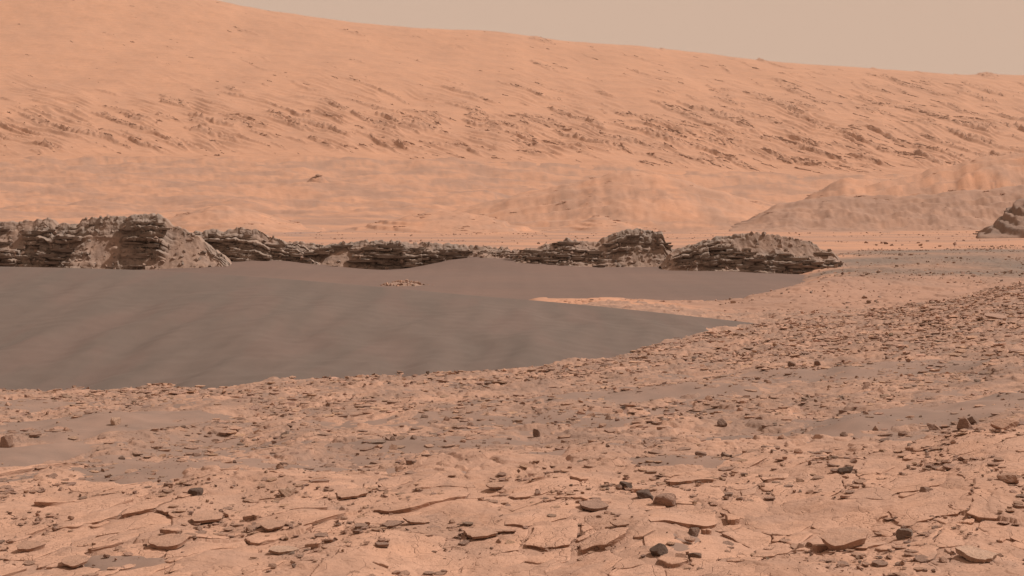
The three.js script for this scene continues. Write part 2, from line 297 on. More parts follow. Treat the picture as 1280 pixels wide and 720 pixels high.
function hill(name, D0, depth, top, color, rough, label) {          // crest line as seen, a rounded body in front of and behind it
  const xs = top.map(p => p[0]), ys = top.map(p => p[1]), D = D0 * DS;
  const base = Math.max(ys[0], ys[ys.length - 1]);
  const cols = range(xs[0], xs[xs.length - 1], Math.round((xs[xs.length - 1] - xs[0]) / 2.2)), rows = range(-1, 1, 90);
  const g = sheet(cols, rows.map(s => () => D - 0 + s * depth), (x, z) => {
    const s = (-z - D) / depth, X = clamp(picX(x, z), xs[0], xs[xs.length - 1]), hTop = (HZ - spline(xs, ys, X) - 4 * fbm(X / 24 + D0, z / (depth * 0.4), 4)) / F * D, hb = (HZ - base) / F * D;
    const gul = noise(x / (depth * 0.35) + D0, z / (depth * 0.4)), ws = s * (1 + 0.10 * gul), H = hTop - hb;
    const p = Math.exp(-ws * ws * 3.2) - Math.exp(-3.2) * Math.min(1, ws * ws), e = smooth(0, 0.10, (X - xs[0]) / (xs[xs.length - 1] - xs[0])) * smooth(0, 0.10, (xs[xs.length - 1] - X) / (xs[xs.length - 1] - xs[0]));
    const SH = Math.max(2, H / 6), rise = H * Math.max(0, p), q = rise / SH + 0.8 * gul + 1.5 * noise(x / depth + 7, z / depth), ql = q - Math.floor(q), ter = (smooth(0.7, 1, ql) - ql) * SH * 0.8 * smooth(-0.3, 0.3, noise(x / (depth * 0.3) + 3, z / depth));
    const wob = 0.6 * rough * H * (0.36 * fbm(x / (depth * 0.12) + D0, z / (depth * 0.12), 5) + 0.16 * fbm(x / (depth * 0.022), z / (depth * 0.03), 3)) * (0.15 + 0.85 * Math.sin(Math.PI * clamp(p)));
    return EYE + hb + rise * (0.9 + 0.1 * e) + wob + ter - 14 * smooth(0.8, 1, Math.abs(s)) - 10 * (1 - e);
  }, color, 120);
  const h = structure(put(new THREE.Mesh(g, matFar), name)), p = g.attributes.position, spots = [], r = rng(D0 * 7 + xs[0]);
  for (let k = 0; k < 3000 && spots.length < 130; k++) { const i = Math.floor(r() * p.count), x = p.getX(i), y = p.getY(i), z = p.getZ(i); if (-z > D + depth * 0.3 || r() > smooth(-0.1, 0.5, noise(x / (depth * 0.2), y / 4 + D0))) continue; spots.push([x, y, z, r(), r(), r()]); }
  HILLS.push([h, spots, D]);
  return h;
}
const hillColor = (a, b, sc, sd) => (x, z, y) => { const bed = noise(y / 1.7 + 0.7 * noise(x / 25, z / 25) + sd, x / 160); return mix3(mix3(a, b, clamp(0.5 + 1.1 * fbm(x / sc + sd, (z * 0.5 + y * 2.2) / sc, 5))), HC, 0.5 * smooth(0.15, 0.5, bed)); };
const HA = FARTAN, HB = [0.36, 0.212, 0.148], HC = [0.30, 0.183, 0.134];
hill('foothill', 900, 170, [[60, 292], [150, 283], [200, 274], [240, 264], [275, 257], [312, 261], [350, 273], [400, 284], [470, 292]], hillColor(HA, HB, 14, 1), 0.5);
hill('foothill', 1350, 330, [[450, 294], [515, 285], [556, 267], [600, 254], [650, 242], [720, 228], [790, 214], [828, 217], [870, 228], [930, 246], [990, 268], [1070, 290]], hillColor(HA, HB, 22, 2), 0.42);
hill('foothill', 1450, 300, [[940, 290], [1000, 252], [1035, 232], [1056, 222], [1080, 224], [1110, 221], [1150, 216], [1172, 206], [1190, 208], [1210, 200], [1260, 193], [1330, 186], [1400, 196], [1560, 288]], hillColor(HA, HB, 22, 13), 0.42);
hill('foothill', 1100, 130, [[840, 293], [900, 286], [940, 272], [968, 258], [1010, 249], [1060, 245], [1120, 244], [1180, 240], [1240, 236], [1330, 228], [1420, 240], [1560, 290]], hillColor(HB, HC, 8, 3), 0.7);
hill('foothill', 980, 100, [[640, 292], [700, 284], [728, 276], [746, 270], [768, 275], [800, 283], [860, 292]], hillColor(HA, HB, 12, 4), 0.3);
hill('foothill', 900, 120, [[395, 294], [450, 282], [510, 270], [565, 264], [610, 270], [660, 283], [720, 294]], hillColor(HA, HB, 14, 6), 0.3);
hill('foothill', 460, 30, [[1200, 294], [1236, 283], [1256, 262], [1280, 245], [1330, 222], [1390, 246], [1450, 294]], hillColor([0.27, 0.175, 0.132], [0.19, 0.13, 0.102], 3, 7), 0.7);

// ---------------------------------------------------------------- dunes
const crestY = X => spline([-200, 0, 160, 320, 480, 600, 680, 760, 840, 900, 940, 990, 1060], [330, 333, 337, 346, 359, 370, 376.5, 384, 392.5, 399, 403.5, 411, 445], X);
const crestD = X => spline([0, 680, 760, 840, 900, 940, 990], [47, 47, 46.5, 46.5, 47.5, 48.5, 49.5], X);
function duneHeight(x, z) {
  const D = -z, X = clamp(picX(x, z), -260, 1060), Dc = crestD(X), Df = Math.min(lipD(clamp(X, 0, 1280)), Dc - 1) - 2.5;
  const yf = spline(XC, [491, 484, 477, 470, 464, 458, 446, 428, 418, 405, 395, 385, 372, 356], clamp(X, 0, 1280)) + 22;
  const hf = EYE + (HZ - yf) / F * Df, hc = EYE + (HZ - crestY(X)) / F * Dc;
  const t = (D - Df) / (Dc - Df), form = 0.17 * noise(x * 0.62 + 0.9 * noise(z * 0.2, x * 0.2) + z * 0.08, z * 0.09) + 0.05 * noise(x * 1.5 + z * 0.3, z * 0.2 + 5) + 0.10 * noise(x * 0.2, z * 0.12) + 0.006 * Math.sin(x * 2.2 + z * 7.5 + 2.5 * noise(x * 0.5, z * 0.5)) + 0.06 * noise(x * 0.9 + 3, z * 0.9) * smooth(0.35, 0.05, t);
  if (t <= 1) return hf + (hc - hf) * Math.max(0, t) + form * smooth(1.0, 0.75, t);
  const b = D - Dc; return hc - 0.30 * b + 0.30 * 1.2 * (1 - Math.exp(-b / 1.2)) * 0.6;
}
function basinHeight(x, z) { return basin(x, z) + 0.04 * noise(x / 5, z / 5) + 0.02 * noise(x / 1.6, z / 2.4); }
const basin = table([
  [63, 450], [80, 408], [105, 377], [130, 355], [150, [342, 341, 340, 341, 341, 341, 342, 342, 342, 343, 344, 350, 350, 350]],
  [163, [330, 328, 325, 337, 323, 327, 332, 332, 334, 340, 345, 350, 350, 350]], [175, [320, 316, 312, 326, 314, 318, 322, 324, 328, 338, 342, 348, 348, 348]], [200, [330, 326, 322, 328, 322, 326, 330, 332, 334, 340, 342, 348, 348, 348]],
]);
{
  const cols = columns(-80, 1060, 420).filter(X => X < 1062 && X > -900);
  const d = sheet(cols, range(0, 1, 230).map(s => X => { const Dc = crestD(X), Df = Math.min(lipD(X), Dc - 1) - 2.5; return s < 0.8 ? lerp(Df, Dc, s / 0.8) : Dc + (s - 0.8) / 0.2 * 9; }), duneHeight,
    (x, z) => { const t = fbm(x * 0.8 + 4, z * 0.13, 4), r = smooth(-0.1, 0.5, fbm(x * 0.7 + 20, z * 0.16, 3) * 1.6); return mix3(mix3([0.140, 0.110, 0.093], [0.160, 0.121, 0.102], clamp(0.5 + 1.6 * t)), [0.166, 0.116, 0.097], 0.6 * r); }, 2.3);
  structure(put(new THREE.Mesh(d, matSand), 'dune'));
  const b = sheet(columns(-60, 1075, 240).filter(X => X < 1090 && X > -900), geom(48, 148, 130), basinHeight, (x, z) => { const t = fbm(x * 0.1 + 14, z * 0.06, 4); return mix3([0.165, 0.114, 0.094], [0.195, 0.128, 0.103], clamp(0.5 + 1.2 * t)); }, 4);
  structure(put(new THREE.Mesh(b, matSand), 'sand_flat'));
}
console.log('dunes ready');

// ---------------------------------------------------------------- rock shapes
function colored(g, fn) { const p = g.attributes.position, c = new Float32Array(p.count * 3); for (let i = 0; i < p.count; i++) c.set(fn(p.getX(i), p.getY(i), p.getZ(i)), 3 * i); g.setAttribute('color', new THREE.BufferAttribute(c, 3)); return g; }
function boxUV(g, s) { const p = g.attributes.position, n = g.attributes.normal, uv = new Float32Array(p.count * 2); for (let i = 0; i < p.count; i++) { const ax = Math.abs(n.getX(i)), ay = Math.abs(n.getY(i)), az = Math.abs(n.getZ(i)); if (ay >= ax && ay >= az) { uv[2 * i] = p.getX(i) / s; uv[2 * i + 1] = p.getZ(i) / s; } else if (ax > az) { uv[2 * i] = p.getZ(i) / s; uv[2 * i + 1] = p.getY(i) / s; } else { uv[2 * i] = p.getX(i) / s; uv[2 * i + 1] = p.getY(i) / s; } } g.setAttribute('uv', new THREE.BufferAttribute(uv, 2)); return g; }
// an angular stone about 1 across, cut by planes; its base is at y = -0.5 * its height
function stoneGeo(seed, points = 15, flat = 0.75) {
  const r = rng(seed), pts = [], sx = 0.5, sz = 0.36 + 0.16 * r(), sy = flat * (0.28 + 0.2 * r()), shear = 0.5 * (r() - 0.5), cut = 0.45 + 0.4 * r();
  while (pts.length < points) { const v = new THREE.Vector3(r() * 2 - 1, r() * 2 - 1, r() * 2 - 1), l = v.length(); if (l > 1 || l < 0.2) continue; v.multiplyScalar((0.82 + 0.3 * r()) / l); v.y = Math.min(v.y, cut + 0.1 * r()); v.x += shear * v.y; pts.push(new THREE.Vector3(v.x * sx, v.y * sy, v.z * sz)); }
  const g = new ConvexGeometry(pts); g.computeVertexNormals(); return boxUV(g, 0.9);
}
function boulderGeo(seed, cuts, tall) {
  const r = rng(seed), g = new THREE.IcosahedronGeometry(1, 7), p = g.attributes.position, pl = [], v = new THREE.Vector3(), o = r() * 50;
  for (let i = 0; i < cuts; i++) pl.push([new THREE.Vector3(r() * 2 - 1, r() * 1.6 - 0.5, r() * 2 - 1).normalize(), 0.38 + 0.34 * r()]);
  pl.push([new THREE.Vector3(0.5 * (r() - 0.5), 1, 0.5 * (r() - 0.5)).normalize(), 0.42 + 0.2 * r()]);
  const sx = 0.8, sz = 0.6 + 0.25 * r(), sy = tall * (0.5 + 0.3 * r());
  for (let i = 0; i < p.count; i++) {
    v.fromBufferAttribute(p, i).normalize(); let d = 1; for (const [n, k] of pl) { const c = n.dot(v); if (c > 0.05) d = Math.min(d, k / c); }
    d *= 1 + 0.07 * noise(v.x * 2.3 + o, v.y * 2.3 + v.z * 1.7) + 0.035 * noise(v.x * 6 + o, v.z * 6 + v.y * 5) + 0.02 * noise(v.y * 15 + o, v.x * 4 + v.z * 9);
    p.setXYZ(i, v.x * d * sx, v.y * d * sy, v.z * d * sz);
  }
  g.computeVertexNormals(); return boxUV(g, 0.9);
}
// an outline with ragged straight-sided corners
function ragged(r, n, rx, rz) { const pts = [], k = Math.floor(4 + r() * 3), ph = r() * 6.28, cor = []; for (let i = 0; i < k; i++) { const a = ph + (i + 0.55 * (r() - 0.5)) / k * Math.PI * 2, d = 0.72 + 0.4 * r(); cor.push([Math.cos(a) * d * rx, Math.sin(a) * d * rz]); } const per = Math.max(2, Math.round(n / k)); for (let i = 0; i < k; i++) { const a = cor[i], b = cor[(i + 1) % k], L = Math.hypot(b[0] - a[0], b[1] - a[1]), nx = (b[1] - a[1]) / L, nz = -(b[0] - a[0]) / L; for (let j = 0; j < per; j++) { const t = j / per, off = j === 0 ? 0 : L * (0.10 * (r() - 0.5) + 0.05 * Math.sin(t * 3.1)); pts.push([lerp(a[0], b[0], t) + nx * off, lerp(a[1], b[1], t) + nz * off]); } } return pts; }
// a plate: outline (counter-clockwise or not), top(x, z), bottom(x, z); sharp rim, undercut side
function plateGeo(outline, top, bottom, color, uvs = 1.7, under = 0.06, rings = [1, 0.94, 0.72, 0.42]) {
  let area = 0; const n = outline.length; for (let i = 0; i < n; i++) { const a = outline[i], b = outline[(i + 1) % n]; area += a[0] * b[1] - b[0] * a[1]; }
  const o = area > 0 ? outline.slice().reverse() : outline; let cx = 0, cz = 0; for (const p of o) { cx += p[0] / n; cz += p[1] / n; }
  const pos = [], uv = [], col = [], idx = [];
  const add = (x, y, z, v) => { pos.push(x, y, z); uv.push((v === undefined ? x : x + 0.6 * z) / uvs, (v === undefined ? z : y * 1.5) / uvs); col.push(...color(x, z, v)); return pos.length / 3 - 1; };
  const R = rings.map((s, k) => o.map(([x, z], i) => { const px = cx + (x - cx) * s, pz = cz + (z - cz) * s; return add(px, top(px, pz) - (k === 0 ? 0.0035 + 0.004 * hash(i, n, 3) : 0), pz); }));
  const c = add(cx, top(cx, cz), cz);
  for (let k = 0; k < rings.length - 1; k++) for (let i = 0; i < n; i++) { const j = (i + 1) % n; idx.push(R[k][i], R[k][j], R[k + 1][i], R[k][j], R[k + 1][j], R[k + 1][i]); }
  const last = R[rings.length - 1]; for (let i = 0; i < n; i++) idx.push(last[i], last[(i + 1) % n], c);
  const A = o.map(([x, z], i) => add(x, top(x, z) - 0.0035 - 0.004 * hash(i, n, 3), z, z + 0.01)), B = o.map(([x, z], i) => { const s = 1 - under * (0.3 + 1.2 * hash(i, n, 4)), px = cx + (x - cx) * s, pz = cz + (z - cz) * s, t = top(x, z), b = bottom(px, pz); return add(px, Math.min(lerp(t, b, 0.55), t - 0.004), pz, pz + 0.03); }), C = o.map(([x, z], i) => { const s = 1 - 1.15 * under, px = cx + (x - cx) * s, pz = cz + (z - cz) * s; return add(px, bottom(px, pz), pz, pz + 0.05); });
  for (let i = 0; i < n; i++) { const j = (i + 1) % n; idx.push(A[i], B[i], A[j], A[j], B[i], B[j], B[i], C[i], B[j], B[j], C[i], C[j]); }
  const g = geo(pos, uv, col, idx); g.userData.c = [cx, cz]; return g;
}
function slabGeo(seed, thick = 0.16, n = 18) {                       // about 1 across, lying flat, bottom at y = -thick
  const r = rng(seed), o = ragged(r, n, 0.55, 0.48), q = r() * 40, tx = 0.12 * (r() - 0.5), tz = 0.12 * (r() - 0.5);
  const g = plateGeo(o, (x, z) => thick * 0.5 + 0.05 * noise(x * 2.2 + q, z * 2.2) + 0.02 * noise(x * 6 + q, z * 6) + tx * x + tz * z, () => -thick, () => [1, 1, 1], 0.9, 0.07, [1, 0.9, 0.55]);
  return g;
}

// ---------------------------------------------------------------- cracked bedrock plates of the foreground
{
  const r = rng(21), sites = [], EL = 1.7, CA = Math.cos(0.42), SA = Math.sin(0.42);
  const toM = (x, z) => [x * CA + z * SA, (-x * SA + z * CA) / EL], fromM = (p, q) => [p * CA - q * EL * SA, p * SA + q * EL * CA];   // plates are longer along the run of the joints
  for (let k = 0; k < 26000; k++) {
    const D = lerp(7.6, 12.3, r()), X = lerp(-90, 1370, r()); if (r() > D / 12.3) continue;
    const x = (X - 640) / F * D, z = -D, [p, q] = toM(x, z), R = lerp(0.42, 0.085, Math.pow(k / 26000, 0.22)) * lerp(0.75, 1.2, r());
    if (sites.every(s => { const dx = s[0] - p, dz = s[1] - q; return dx * dx + dz * dz > (R + s[2]) * (R + s[2]) * 0.3; })) sites.push([p, q, R, x, z]);
  }
  const cells = [];
  sites.forEach((s, si) => {
    let poly = [[-1, -1], [1, -1], [1, 1], [-1, 1]].map(p => [p[0] * 0.9, p[1] * 0.9]);
    for (const q of sites) {
      if (q === s) continue; const dx = q[0] - s[0], dz = q[1] - s[1], d2 = dx * dx + dz * dz; if (d2 > 2.2) continue;
      const k = d2 * clamp(0.5 + 0.5 * (s[2] * s[2] - q[2] * q[2]) / d2, 0.15, 0.85), out = [];
      for (let i = 0; i < poly.length; i++) { const a = poly[i], b = poly[(i + 1) % poly.length], fa = a[0] * dx + a[1] * dz - k, fb = b[0] * dx + b[1] * dz - k; if (fa <= 0) out.push(a); if (fa * fb < 0) { const t = fa / (fa - fb); out.push([lerp(a[0], b[0], t), lerp(a[1], b[1], t)]); } }
      poly = out; if (poly.length < 3) break;
    }
    if (poly.length < 3) return; let A = 0; poly.forEach((a, i) => { const b = poly[(i + 1) % poly.length]; A += (a[0] * b[1] - b[0] * a[1]) / 2; });
    cells.push([s, poly, si, Math.abs(A) * EL]);
  });
  cells.sort((a, b) => b[3] / b[0][4] ** 2 - a[3] / a[0][4] ** 2);
  console.log('cells', cells.length);
  let made = 0;
  for (const [s, poly, si] of cells) {
    const rr = rng(900 + si), ox = s[3], oz = s[4], D = -oz; if (made >= 298) break;
    const gone = 0.10 + 0.45 * smooth(10.8, 12.2, D) + 0.6 * smooth(0.35, 0.6, sandiness(ox, oz)); if (rr() < gone) continue;
    let cx = 0, cz = 0; for (const p of poly) { cx += p[0] / poly.length; cz += p[1] / poly.length; }
    const loose = rr() < 0.14, gap = loose ? 0.015 + 0.03 * rr() : 0.002 + 0.004 * rr(), pts = [];
    for (let i = 0; i < poly.length; i++) {
      const a = poly[i], b = poly[(i + 1) % poly.length], L = Math.hypot(b[0] - a[0], b[1] - a[1]), m = Math.max(1, Math.round(L / 0.04));
      for (let j = 0; j < m; j++) {
        const t = j / m, px = lerp(a[0], b[0], t), pz = lerp(a[1], b[1], t), l = Math.hypot(px - cx, pz - cz), f = Math.max(0.4, 1 - gap / Math.max(l, 0.02));
        const [dx, dz] = fromM(cx + (px - cx) * f, cz + (pz - cz) * f), wx = ox + dx, wz = oz + dz;
        pts.push([wx + 0.03 * noise(wx * 3, wz * 2) + 0.014 * noise(wx * 14, wz * 11) + 0.014 * (rr() - 0.5), wz + 0.05 * noise(wx * 2.6 + 40, wz * 2) + 0.024 * noise(wx * 15, wz * 11 + 9) + 0.024 * (rr() - 0.5)]);
      }
    }
    if (pts.length < 6) continue;
    const b0 = beds(ox, oz), bx = (beds(ox + 0.03, oz) - beds(ox - 0.03, oz)) / 0.06, bz = (beds(ox, oz + 0.03) - beds(ox, oz - 0.03)) / 0.06;
    const lift = b0 * 0.9 + (loose ? 0.010 + 0.02 * rr() : 0.001 + 0.005 * rr()), tx = clamp(bx, -0.08, 0.08) * 0.8 + (rr() - 0.5) * (loose ? 0.10 : 0.03), tz = clamp(bz, -0.1, 0.1) * 0.8 + (loose ? 0.12 : 0.03) * (rr() - 0.3), q = rr() * 30;
    const top = (x, z) => groundBase(x, z) + lift + tx * (x - ox) + tz * (z - oz) + 0.011 * noise(x * 4.5, z * 3) + 0.005 * noise(x * 11, z * 8 + q) - 0.02 * sandiness(x, z);
    const base = mix3(mix3(TAN, [0.475, 0.282, 0.198], rr()), rr() < 0.15 ? BROWN : TAN2, 0.1 + 0.3 * rr());
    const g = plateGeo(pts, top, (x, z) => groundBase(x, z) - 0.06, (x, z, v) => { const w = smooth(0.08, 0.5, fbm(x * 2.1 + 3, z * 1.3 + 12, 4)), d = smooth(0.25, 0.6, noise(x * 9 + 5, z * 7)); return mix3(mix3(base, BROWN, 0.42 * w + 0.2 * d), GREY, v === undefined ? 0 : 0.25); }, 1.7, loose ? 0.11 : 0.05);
    const y0 = groundBase(ox, oz); g.translate(-ox, -y0, -oz); const m = put(new THREE.Mesh(g, matPlate), 'bedrock_plate', ground); m.position.set(ox, y0, oz); made++;
  }
  console.log('plates', made);
}

// ---------------------------------------------------------------- loose rocks
const tints = c => new THREE.Color().setRGB(...c);
const top = (x, z) => Math.max(rockTop(x, z), sandTop(x, z));
function seen(X, Y) { let D = 6.5; const u = (X - 640) / F, s = (HZ - Y) / F; for (; D < 120; D *= 1.002) if (top(u * D, -D) > EYE + s * D) break; return D; }   // how far the ground is along a line of sight
const white = g => colored(g, () => [1, 1, 1]);
const STONES = range(0, 9, 10).map(i => white(stoneGeo(100 + i, 16 + i % 5, 0.9)));
const SLABS = range(0, 9, 10).map(i => slabGeo(300 + i, 0.06 + 0.010 * i, 14));
const SMALL = range(0, 5, 6).map(i => white(stoneGeo(500 + i, 11, 0.85)));
const mats = {}; const rockMat = c => mats[c.map(v => v.toFixed(2)).join()] ??= stoneMat(c.map((v, i) => v * [1.02, 1.01, 1.0][i]), 0.008);
const PAL = { tan: [0.45, 0.27, 0.19], pale: [0.50, 0.33, 0.24], brown: [0.25, 0.16, 0.12], dark: [0.145, 0.095, 0.072], grey: [0.27, 0.19, 0.148], dun: [0.34, 0.21, 0.155] };
// the ones that stand out: kind, colour, picture column and row of the foot, width and height in picture pixels, turn, tilt about x and z, label
const HEROES = [
  ['stone', 'dark', 783, 613, 16, 11, 0.3, 0, 0.1, 'dark angular stone above the pair of boulders on bedrock', 104],
  ['boulder', 'dark', 806, 626, 24, 15, 0.9, 0, 0.2, 'dark brown boulder leaning against the dusty boulder on bedrock', 101],
  ['boulder', 'dun', 832, 633, 32, 15, 1.9, 0, -0.2, 'rounded dusty boulder beside the dark boulder on bedrock', 106],
  ['slab', 'dun', 745, 642, 36, 11, 0.4, 0.06, -0.04, 'grey-tan block slab with dark end on smooth bedrock swell', 305],
  ['stone', 'dark', 825, 696, 23, 13, 0.3, 0.1, -0.25, 'dark wedge-shaped stone leaning beside an upright tan plate', 131],
  ['plate', 'tan', 852, 703, 22, 20, 0.5, 0.9, 0.1, 'tan rock plate tipped on edge between two dark stones', 302],
  ['stone', 'brown', 867, 700, 17, 9, 2.9, 0, 0, 'brown stone on the far side of the upright tan plate from the dark wedge', 108],
  ['stone', 'brown', 869, 671, 14, 10, 0.2, 0, 0.1, 'small rounded brown stone behind the upright tan plate', 105],
  ['slab', 'tan', 777, 663, 26, 7, 0.1, 0.05, 0.02, 'thin tan slab casting a dark line below the dusty boulder', 303],
  ['slab', 'tan', 864, 682, 15, 8, 1.0, 0.15, -0.15, 'small tilted tan slab over a shadow behind the upright plate', 304],
  ['stone', 'dark', 241, 620, 20, 10, 0.6, 0, 0.05, 'lone dark brown rock on pale bedrock beside the rubble edge', 102],
  ['slab', 'tan', 256, 657, 40, 12, 0.5, 0.10, -0.06, 'pointed pale slab with dark undercut lying behind the long slab', 301],
  ['slab', 'tan', 204, 692, 52, 15, 0.1, 0.12, 0.07, 'long raised pale slab with dark shadow beneath in the dusty hollow', 300],
  ['slab', 'tan', 32, 693, 36, 13, 0.2, 0.12, -0.03, 'squarish pale slab standing clear of the sand hollow', 307],
  ['slab', 'tan', 88, 713, 34, 9, 0.4, 0.09, 0.0, 'low pale slab with dark front edge beside the squarish slab', 308],
  ['slab', 'tan', 337, 668, 34, 9, 0.0, 0.08, -0.02, 'pale slab with a dark knob at its end on flat bedrock', 309],
  ['stone', 'pale', 356, 622, 22, 10, 0.8, 0, 0, 'pale blocky stone at the back edge of the bedrock', 107],
  ['slab', 'tan', 437, 627, 42, 8, 0.1, 0.06, 0.01, 'wide thin tan ledge slab at the back edge of bedrock', 306],
  ['slab', 'dun', 490, 661, 26, 7, 0.1, 0.08, 0.06, 'dun broken ledge piece above the smooth bedrock hump', 304],
  ['slab', 'tan', 522, 660, 34, 8, 0.9, 0.10, -0.12, 'tan ledge piece tilted up to the right above bedrock hump', 305],
  ['slab', 'pale', 352, 696, 38, 10, 0.3, 0.09, -0.04, 'pale rounded slab with thin shadow line near a sand seam', 302],
  ['slab', 'tan', 597, 681, 46, 10, 0.0, 0.08, 0.0, 'tan plate with a long dark slot under its front', 308],
  ['slab', 'tan', 619, 617, 24, 7, 0.0, 0.10, -0.1, 'tan slab with deep black shadow at the rubble edge', 303],
  ['slab', 'tan', 1062, 689, 66, 22, 0.25, 0.14, 0.09, 'large tan slab with tall dark broken front face', 301],
  ['slab', 'pale', 1226, 707, 50, 17, 0.6, 0.13, -0.07, 'large pale pointed slab overhanging a dark hollow', 300],
  ['stone', 'tan', 1266, 606, 26, 10, 0.2, 0, 0, 'blocky tan rock with dark base beside the smooth sandy rise', 109],
  ['stone', 'dun', 1160, 618, 17, 9, 0.9, 0, 0, 'dun blocky stone by the crack in the bedrock', 101],
  ['boulder', 'dun', 1208, 537, 18, 17, 0.6, 0, 0.3, 'upright dun boulder standing in the long sand strip', 108],
  ['stone', 'brown', 1219, 530, 20, 13, 1.9, 0.2, -0.4, 'brown tilted slab rock leaning behind the upright boulder', 104],
  ['stone', 'grey', 1134, 674, 20, 11, 0.4, 0, 0, 'lilac-grey rounded stone among tan bedrock fragments', 105],
  ['plate', 'pale', 1002, 605, 11, 16, 0.4, 1.0, 0.3, 'pale upright rock shard on the bedrock rise', 306],
  ['plate', 'pale', 992, 608, 10, 11, 1.2, 0.8, -0.3, 'small leaning pale shard beside the upright shard', 307],
  ['stone', 'dark', 1060, 592, 18, 9, 0.3, 0, 0.1, 'dark brown stone behind the pale shards on bedrock rise', 100],
  ['boulder', 'dun', 8, 560, 16, 17, 0.2, 0, 0, 'dun boulder with dark side in the rubble by the left sand hollow', 106],
  ['stone', 'pale', 145, 532, 13, 10, 0.5, 0, 0, 'single pale stone standing on the grey sand hollow', 107],
  ['stone', 'dun', 1170, 540, 16, 11, 0.5, 0, 0, 'dun stone lying in the sand strip near the boulder pair', 109],
  ['stone', 'tan', 1262, 536, 26, 12, 1.5, 0, 0, 'tan broken rock in the sand strip right of boulder pair', 103],
  ['slab', 'dun', 857, 516, 24, 7, 0.1, 0.16, 0, 'raised ledge slab with a long shadow in the middle rubble', 309],
  ['stone', 'brown', 671, 546, 9, 10, 0.1, 0, 0, 'dark upright stone in the centre of the rubble field', 102],
  ['stone', 'brown', 903, 534, 14, 10, 0.8, 0, 0, 'brown leaning stone in the rubble right of the shadowed ledge', 108],
  ['slab', 'dun', 1250, 398, 30, 8, 0.2, 0.1, -0.05, 'dun slab on the rubble ridge before the grey gravel', 301],
  ['stone', 'brown', 1022, 457, 10, 7, 0.2, 0, 0, 'dark brown stone in the far rubble above the tan ledges', 101],
  ['stone', 'brown', 990, 459, 10, 6, 1.2, 0, 0, 'brown pointed stone in the far rubble near its darker twin', 105],
];
for (const [kind, tone, X, Y, w, h, turn, rx, rz, label, seed] of HEROES) {
  const D = seen(X, Y), W = w / F * D, H = h / F * D, x = (X - 640) / F * D, z = -D, flat = kind === 'slab' || kind === 'plate';
  let g;
  if (kind === 'slab') g = slabGeo(seed + 17 * X, 0.16, 26);
  else if (kind === 'plate') g = slabGeo(seed + 17 * X, 0.24, 22);
  else g = white(boulderGeo(seed + X, kind === 'boulder' ? 9 : 7, 1));
  const m = put(new THREE.Mesh(g, rockMat(PAL[tone])), kind === 'boulder' ? 'boulder' : flat ? 'rock_slab' : 'stone');
  g.computeBoundingBox(); const b = g.boundingBox, sx = W / (b.max.x - b.min.x);
  if (kind === 'slab') { const t = clamp(H * 0.42, 0.014, 0.055); m.scale.set(sx, t / (b.max.y - b.min.y), sx * 1.15); }
  else if (kind === 'plate') m.scale.set(sx, sx * 0.5, H / (b.max.z - b.min.z) * 1.1);
  else m.scale.set(sx * 1.05, H / (b.max.y - b.min.y) * 1.38, sx * 1.05);
  m.rotation.set(rx, kind === 'slab' ? turn * 0.3 : turn, rz, 'XYZ');
  m.position.set(x, 0, z); m.updateMatrixWorld(true);
  const box = new THREE.Box3().setFromObject(m, true);
  const zc = z - (box.max.z - box.min.z) * (flat ? 0.45 : 0.35);
  m.position.z = zc; m.position.y = top(x, zc) - box.min.y - H * (kind === 'slab' ? 0.06 : 0.42) + (kind === 'slab' ? 0.016 : 0);
  tag(m, label, kind === 'boulder' ? 'boulder' : kind === 'slab' || kind === 'plate' ? 'rock slab' : 'stone');
}
console.log('heroes ready');

